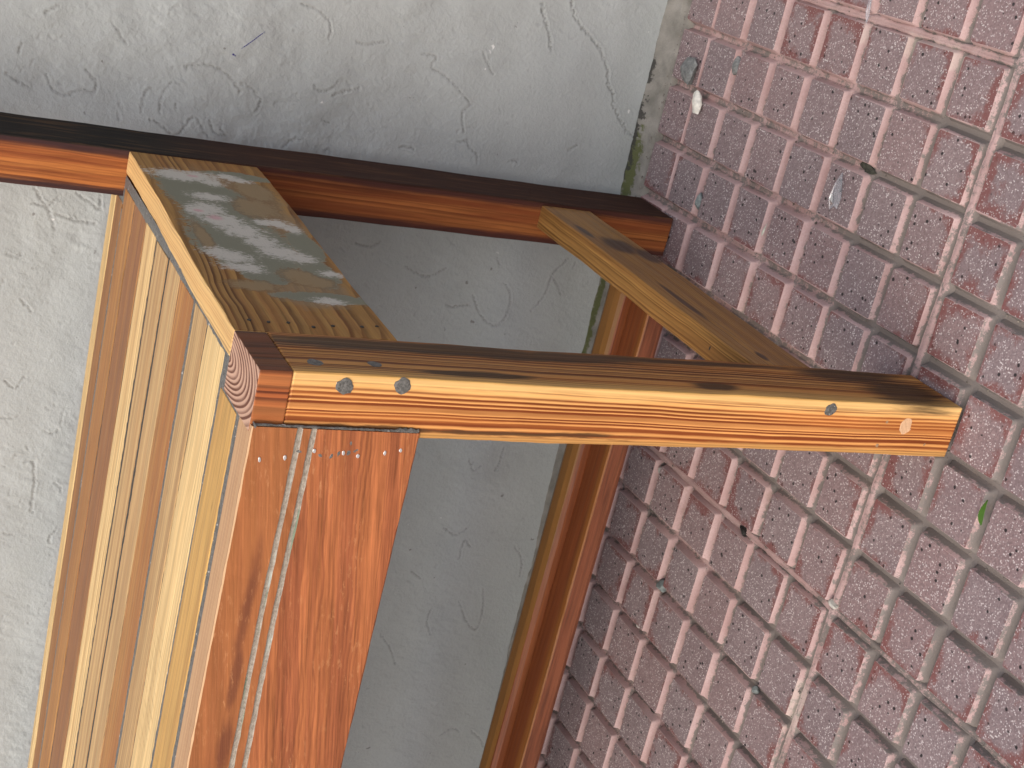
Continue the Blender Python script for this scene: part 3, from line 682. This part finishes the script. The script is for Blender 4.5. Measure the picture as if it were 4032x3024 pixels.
        fl = NO(nt, SCL(nt, OFF(nt, c['Q'], (5, 5, 5)), (330, 330, 90)), 1, 4, .75)
        fb = NO(nt, SCL(nt, c['Q'], (45, 45, 16)), 1, 3, .6)
        fk = MA(nt, 'MULTIPLY', MR(nt, fl, .55, .70), MR(nt, fb, .45, .62))
        c['col'] = MX(nt, MA(nt, 'MULTIPLY', fk, .6), c['col'], (.56, .27, .12))
        c['rough'] = MA(nt, 'ADD', c['rough'], MA(nt, 'MULTIPLY', fk, .1))
    fr_m = wood('front_redwood', (.38, .130, .048), (.185, .056, .026), 'X', 620, (-.35, .62), .0034, .75, .30, (.25, .075, .034), .55, .38, 21.0, .6, 1.0, .25, front_extra, .3, .2, 0, 5.0, -.16)
    top_m = wood('front_top_edge', (.50, .315, .170), (.25, .11, .055), 'X', 620, (.30, H - .16), .0010, 1.2, .06, None, 0, .45, 23.0, .75, .5, .1)
    gm, nt, b = new_mat('old_paint_in_grooves'); P = OBJ(nt)
    nv = SCL(nt, P, (24, 160, 160)); g1 = NO(nt, nv, 1, 3, .6); g2 = NO(nt, SCL(nt, OFF(nt, P, (3, 1, 2)), (17, 160, 160)), 1, 3, .6); g3 = NO(nt, P, 480, 4, .7)
    col = MX(nt, MR(nt, g3, .35, .65), (.24, .20, .16), (.42, .37, .30))
    col = MX(nt, MR(nt, g1, .58, .64, 0, .8), col, (.42, .45, .40)); col = MX(nt, MR(nt, g2, .56, .62, 0, .8), col, (.14, .21, .14))
    col = MX(nt, MR(nt, g3, .66, .72, 0, .8), col, (.04, .035, .03))
    put(nt, b.inputs['Base Color'], col); b.inputs['Roughness'].default_value = .6; BUMP(nt, b, g3, .8, .0012)
    nP = len(prof); V, F, fm = [], [], []
    nseg = 150; xa, xb = -W - .0012, -LEN + .02
    for i in range(nseg + 1):
        x = xa + (xb - xa) * i / nseg
        for k, (yy, zz) in enumerate(prof):
            jj = .00018 if yy < .02 else 0
            wv = .0004 * math.sin(x * 31) if .43 < zz < .45 else 0
            V.append((x, yy + random.uniform(-jj, jj), zz + wv + random.uniform(-jj, jj)))
    for i in range(nseg):
        for k in range(nP):
            j = (k + 1) % nP; F.append((i * nP + k, i * nP + j, (i + 1) * nP + j, (i + 1) * nP + k))
            fm.append(1 if k in (0, 1) else 2 if k in (3, 4, 5, 7, 8, 9) else 0)
    F.append(tuple(range(nP))[::-1]); fm.append(0); F.append(tuple(nseg * nP + k for k in range(nP))); fm.append(0)
    fa = mesh_obj('front_apron', V, F, [fr_m, top_m, gm], root, fm)
    bpy.context.view_layer.update()
    bm = bmesh.new(); bm.from_mesh(fa.data); bmesh.ops.recalc_face_normals(bm, faces=bm.faces[:]); bm.to_mesh(fa.data); bm.free()
    steel, nt, b = new_mat('bright_nail_steel'); b.inputs['Base Color'].default_value = (.62, .61, .60, 1); b.inputs['Metallic'].default_value = .6; b.inputs['Roughness'].default_value = .38
    for x, z, sq, r in ((-.0554, .4639, .55, .0019), (-.0538, .4504, .7, .0018), (-.0492, .4351, .9, .0015), (-.0499, .4186, .8, .0016), (-.0513, .4101, 1, .0014), (-.049, .395, .8, .0016), (-.0471, .3862, .9, .0014)):
        disc('nail_head', (x, y0 - .0001, z), (0, -1, 0), r * .85, .0003, steel, fa, sq * .8, 10, .12, .15)
    for x, z, r in ((-.0500, .4428, .0016), (-.0520, .4310, .0015), (-.0520, .4250, .0016), (-.0505, .4210, .0016), (-.0497, .4155, .002), (-.0485, .4120, .0018), (-.0573, .4639, .0012), (-.0440, .4155, .0012)):
        disc('filler_spot', (x, y0 + .0002, z), (0, -1, 0), r, .00025, FIL, fa, .55, 9, .3, random.uniform(0, 3))
    # bead of grey glue where the apron meets the leg
    V, F = [], []
    for i in range(60):
        z = H - .001 - .0925 * i / 59; w = .0009 + .0007 * random.random() + (.002 if i > 50 else 0) * random.random()
        for t, yy in ((-1, 0.0032), (-.3, .0016 + random.uniform(0, .0006)), (.25, .0010), (.8, .0022)): V.append((-W - .0007 - w * -t * .9 if t > 0 else -W - .0007 + w * t, yy + lsy(z) * .35, z))
    for i in range(59):
        for k in range(3): F.append((i * 4 + k, i * 4 + k + 1, i * 4 + 5 + k, i * 4 + 4 + k))
    mesh_obj('glue_bead', V, F, FIL, root, smooth=True)

    # --- stretchers
    def str_extra(c):
        nt, P = c['nt'], c['P']; x, z = c['sep']['X'], c['sep']['Z']
        nz = NO(nt, SCL(nt, c['Q'], (150, 150, 16)), 1, 4, .65)
        face = MR(nt, x, -.0022, -.0010)
        c['col'] = MX(nt, MA(nt, 'MULTIPLY', face, .5), c['col'], MX(nt, nz, (.13, .060, .020), (.26, .12, .04)))
        c['col'], f = patch(nt, P, c['col'], [((0, .288, .108), (.012, .026, .016)), ((0, .268, .092), (.012, .022, .012)), ((0, .318, .124), (.012, .02, .005)), ((0, .17, .120), (.012, .05, .004)), ((0, .071, .115), (.012, .010, .004))], (.045, .026, .026), nz, .35, .5, .85)
    str_m = wood('stretcher_fir', (.38, .200, .056), (.16, .066, .018), 'Y', 620, (-.2, -.1), .0015, 1.2, .18, (.20, .085, .026), .6, .33, 31.0, .75, .8, .3, str_extra, .25, .3)
    def str_fix(o):
        for v in o.data.vertices: v.co.x += shl[0] * .11; v.co.y += shl[1] * .11 * (1 if v.co.y < .2 else -1.5)
        return o
    st = str_fix(bar('stretcher', (-.0195, D + .0003, .0855), (-.0003, DEPTH - .0003, .1322), str_m, root, .0014, .0003, None, .02))
    for y, x in ((.155, -.006), (.105, -.012)):
        disc('nail_hole', (x, y, .1322), (0, 0, 1), .0016, .0002, dark, st, .5, 8, .2)
    # long stretcher: an old door-frame section, bead on its back, stepped ledge in front
    lp = [(.2690, .1000), (.2700, .1150), (.2672, .1205), (.2622, .1228), (.2540, .1222), (.2492, .1200), (.2474, .1160), (.2470, .1105), (.2440, .1102), (.2435, .1120), (.2186, .1120), (.2175, .1108), (.2170, .0990), (.2186, .0955), (.2260, .0950)]
    def ls_extra(c):
        nt = c['nt']; y = c['sep']['Y']; z = c['sep']['Z']
        nz = NO(nt, SCL(nt, c['Q'], (200, 200, 12)), 1, 4, .65)
        bead_ = MR(nt, y, .2475, .2480)
        c['col'] = MX(nt, MA(nt, 'MULTIPLY', bead_, .8), c['col'], MX(nt, nz, (.13, .062, .016), (.24, .122, .032)))
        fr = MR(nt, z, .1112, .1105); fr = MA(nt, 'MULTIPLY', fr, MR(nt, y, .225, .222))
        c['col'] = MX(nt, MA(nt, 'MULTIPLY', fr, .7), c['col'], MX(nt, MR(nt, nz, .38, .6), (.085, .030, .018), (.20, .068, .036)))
        am = MA(nt, 'MULTIPLY', MR(nt, MA(nt, 'ADD', y, MA(nt, 'MULTIPLY', nz, .006)), .2285, .2230), MR(nt, z, .1108, .1115))
        c['col'] = MX(nt, MA(nt, 'MULTIPLY', am, .6), c['col'], (.26, .105, .022))
    ls_m = wood('long_stretcher_redwood', (.155, .042, .012), (.07, .017, .006), 'X', 300, (.1, -.2), .002, .8, .18, (.19, .06, .017), .5, .38, 41.0, .75, .9, .2, ls_extra, .25, .3)
    n = len(lp); V, F = [], []; ns = 60; xa, xb = -.0195, -LEN + .02
    for i in range(ns + 1):
        x = xa + (xb - xa) * i / ns
        for yy, zz in lp: V.append((x, yy - .006 * (xa - x) / 1.0 + random.uniform(-.0001, .0001), zz + random.uniform(-.0001, .0001)))
    for i in range(ns):
        for k in range(n): F.append((i * n + k, (i + 1) * n + k, (i + 1) * n + (k + 1) % n, i * n + (k + 1) % n))
    F.append(tuple(range(n))); F.append(tuple(ns * n + k for k in range(n))[::-1])
    lo_ = mesh_obj('long_stretcher', V, F, ls_m, root)
    bm = bmesh.new(); bm.from_mesh(lo_.data); bmesh.ops.recalc_face_normals(bm, faces=bm.faces[:]); bm.to_mesh(lo_.data); bm.free()
    strip('glue_bead', -.0235, -.0193, .212, .272, .1125)

    # --- the far end, out of the picture: the same frame once more
    for src, nm in ((leg, 'leg'),):
        o = src.copy(); link(o, root); o.location.x = -LEN + W + .02
    for o0 in [c for c in root.children if c.name.split('.')[0] in ('post', 'side_apron', 'stretcher')]:
        o = o0.copy(); link(o, root); o.location.x = -LEN + .02 + (WP if o0.name.startswith('post') else .0197)
    cb = [c for c in leg.children if c.name.startswith('cap_block')][0].copy(); link(cb, [c for c in root.children if c.name.startswith('leg')][-1])
    return root

# ------------------------------------------------------------------ small things lying about
def pebble(name, loc, size, mat, label, cat='pebble', rz=0.0, seed=0, group=None, sub=2, rough=.18, tilt=(0, 0)):
    bm = bmesh.new(); bmesh.ops.create_icosphere(bm, subdivisions=sub, radius=1.0)
    r = random.Random(seed); ph = [r.uniform(0, 6) for _ in range(6)]; planes = [(Vector((r.uniform(-1, 1), r.uniform(-1, 1), r.uniform(-1, 1))).normalized(), r.uniform(.55, .85)) for _ in range(7)]
    for v in bm.verts:
        p = v.co.normalized()
        for nrm, d in planes:
            q = p.dot(nrm)
            if q > d: p = p - nrm * (q - d)
        p *= 1 + rough * .5 * (math.sin(3 * p.x + ph[0]) * math.sin(3 * p.y + ph[1]) + math.sin(5 * p.z + ph[2]) * .5)
        v.co = Vector((p.x * size[0], p.y * size[1], p.z * size[2]))
    me = bpy.data.meshes.new(name); bm.to_mesh(me); bm.free(); me.materials.append(mat)
    zmin = min(v.co.z for v in me.vertices)
    o = link(bpy.data.objects.new(name, me)); o.location = (loc[0], loc[1], loc[2] - zmin); o.rotation_euler = (tilt[0], tilt[1], rz)
    return thing(o, label, cat, group)

def build_small():
    grey = solid('grey_stone', (.17, .175, .17), .7, .5, 260); white = solid('white_stone', (.66, .64, .57), .45, .25, 160, .5)
    teal = solid('blue_grey_stone', (.155, .18, .175), .6, .5, 240); black = solid('hole_black', (.016, .015, .014), .8, .4, 260)
    pale = solid('pale_stone', (.42, .41, .37), .6, .3, 240); mossy = solid('dark_moss', (.045, .046, .036), .95, .6, 420)
    g = -PAD_H
    pebble('stone', (-.083, .360, -.0005), (.0145, .0115, .0042), grey, 'largest grey flat stone chip lying nearest the wall', 'stone', .5, 1, rough=.3)
    pebble('stone', (-.0665, .3035, g + .001), (.0085, .0095, .0042), grey, 'grey stone chip wedged in a groove, farther from the wall than the largest one', 'stone', .2, 2, rough=.3)
    pebble('stone', (-.1065, .336, -.0003), (.0125, .0066, .0042), white, 'white elongated pebble on the pavement between wall and bench', 'pebble', .55, 3)
    pebble('stone', (-.1826, .3012, g + .0006), (.0080, .0048, .0045), teal, 'small blue-grey pebble in a groove beside the foot of the back post', 'pebble', .3, 4)
    pebble('stone', (-.395, -.002, g + .002), (.0042, .0046, .0040), pale, 'pale pebble stuck where the two paver joints cross', 'pebble', .3, 5)
    pebble('stone', (-.497, .199, g + .0005), (.0062, .0058, .0050), teal, 'blue-grey pebble in a groove in front of the long stretcher, largest there', 'pebble', 1.0, 6)
    pebble('stone', (-.5443, .2143, g + .0005), (.0042, .0036, .0036), pale, 'tiny cream pebble in a groove just in front of the long stretcher', 'pebble', .2, 7)
    pebble('stone', (-.4103, .2478, g + .0005), (.0036, .0032, .0036), pale, 'tiny pale pebble in a groove just below the front leg, near the long stretcher', 'pebble', .2, 8)
    pebble('stone', (-.5018, .0482, g + .0005), (.0040, .0040, .0036), teal, 'small grey pebble at a groove crossing in the inner paver', 'pebble', .2, 9)
    pebble('hole_lump', (-.3995, .1187, g + .0008), (.0050, .0052, .0034), black, 'black lump added for a dark hole in the paver joint below the front leg', 'hole_lump', .4, 10, rough=.5)  # solid black lump standing for a chipped hole, its darkness put into colour
    pebble('hole_lump', (-.5963, .1624, g + .0005), (.0046, .0044, .0034), black, 'black lump added for a dark hole in a groove near the bottom of the picture', 'hole_lump', .4, 11, rough=.5)  # another added black lump in place of a dark hole
    pebble('moss_clump', (-.0997, .1113, g), (.0042, .0095, .0014), mossy, 'dark flat smear of moss lying along a groove beyond the stretcher', 'moss', 0, 12, rough=.5)
    # grit and dust gathered in the grooves
    V, F = [], []; rg = random.Random(5)
    for k in range(900):
        wallside = rg.random() < .35
        if rg.random() < .5: x, y = round(rg.uniform(-.8, .1) / .05) * .05 + rg.gauss(0, .0016), rg.uniform(-.25, .39)
        else: x, y = rg.uniform(-.8, .1), round(rg.uniform(-.25, .39) / .05) * .05 + rg.gauss(0, .0016)
        if wallside: x, y = rg.uniform(-.8, .1), .396 - abs(rg.gauss(0, .006))
        r = rg.uniform(.0004, .0011) * (1.6 if rg.random() < .06 else 1); n0 = len(V); z = (-PAD_H if not wallside else .0005) + r * .5
        if abs(y + .0025) < .006 or abs(x + .4) < .005 or abs(x) < .005: z += .0048
        a = rg.uniform(0, 6)
        for i in range(4): V.append((x + r * math.cos(a + i * 1.57) * rg.uniform(.7, 1.3), y + r * math.sin(a + i * 1.57) * rg.uniform(.7, 1.3), z + rg.uniform(-.2, .2) * r))
        V += [(x, y, z + r * .8), (x, y, z - r * .8)]
        for i in range(4): F += [(n0 + i, n0 + (i + 1) % 4, n0 + 4), (n0 + (i + 1) % 4, n0 + i, n0 + 5)]
    gr = mesh_obj('grit', V, F, solid('grit_mix', (.19, .17, .145), .8, .75, 90)); gr['kind'] = 'stuff'
    # clear plastic shards
    pl, nt, b = new_mat('clear_plastic'); b.inputs['Base Color'].default_value = (.92, .93, .97, 1); b.inputs['Roughness'].default_value = .12; b.inputs['Transmission Weight'].default_value = .85; b.inputs['IOR'].default_value = 1.4
    def shard(pts, label, z):
        V = [(x, y, z + .0006 + .0022 * abs(math.sin(i * 1.9))) for i, (x, y) in enumerate(pts)]; n = len(V)
        V += [(x, y, zz + .0006) for x, y, zz in V]
        F = [tuple(range(n))[::-1], tuple(range(n, 2 * n))] + [(i, (i + 1) % n, n + (i + 1) % n, n + i) for i in range(n)]
        o = mesh_obj('plastic_shard', [(a - pts[0][0], b2 - pts[0][1], c) for a, b2, c in V], F, pl); o.location = (pts[0][0], pts[0][1], 0)
        bm = bmesh.new(); bm.from_mesh(o.data); bmesh.ops.recalc_face_normals(bm, faces=bm.faces[:]); bm.to_mesh(o.data); bm.free()
        return thing(o, label, 'plastic shard')
    shard([(-.1085, .1275), (-.114, .1225), (-.126, .1190), (-.1345, .1200), (-.1330, .1225), (-.1375, .1290), (-.1300, .1310), (-.118, .1300)], 'clear plastic shard lying flat on a pad beyond the stretcher', .0002)
    shard([(.018, .1545), (.012, .1515), (.001, .1490), (-.004, .1500), (.004, .1530), (.013, .1560)], 'clear plastic sliver by the paver joint at the top edge of the picture', .0004)
    sp = solid('pale_splinter', (.36, .37, .31), .6, .3)
    V = [(0, 0, .0004), (.004, .0011, .0012), (.013, .0004, .0006), (.004, -.0010, .0004), (.004, 0, .0018)]
    o = mesh_obj('splinter', V, [(0, 3, 4), (0, 4, 1), (1, 4, 2), (4, 3, 2), (0, 1, 2, 3)], sp); o.location = (-.182, .2005, -.0002); o.rotation_euler.z = -.25
    thing(o, 'pale grey-green splinter at a groove edge between post and front leg', 'splinter')
    # a fallen leaf, folded along its midrib
    lm, nt, b = new_mat('green_leaf'); P = OBJ(nt)
    put(nt, b.inputs['Base Color'], MX(nt, NO(nt, P, 180, 3), (.035, .09, .012), (.08, .17, .025))); b.inputs['Roughness'].default_value = .4
    V, F = [], []
    for i in range(11):
        t = i / 10; w = .0027 * math.sin(math.pi * min(1, t * 1.02) ** .8) + .0003
        x = -.0115 + .023 * t; z = .0006 + .0012 * math.sin(t * 2.6)
        V += [(x, -w, z + w * .75), (x, .0004 * math.sin(t * 5), z), (x, w * .8, z + w * .9)]
    for i in range(10):
        for k in range(2): F.append((i * 3 + k, i * 3 + 3 + k, i * 3 + 4 + k, i * 3 + 1 + k))
    o = mesh_obj('fallen_leaf', V, F, lm, smooth=True); o.scale = (.78, .8, .8); o.location = (-.2665, -.1058, .0003); o.rotation_euler = (.0, -.05, .05)
    md = o.modifiers.new('thick', 'SOLIDIFY'); md.thickness = .0003
    thing(o, 'small folded green leaf lying on the pavers in front of the leg', 'leaf')

build_wall()
build_pavement()
build_bench()
build_small()
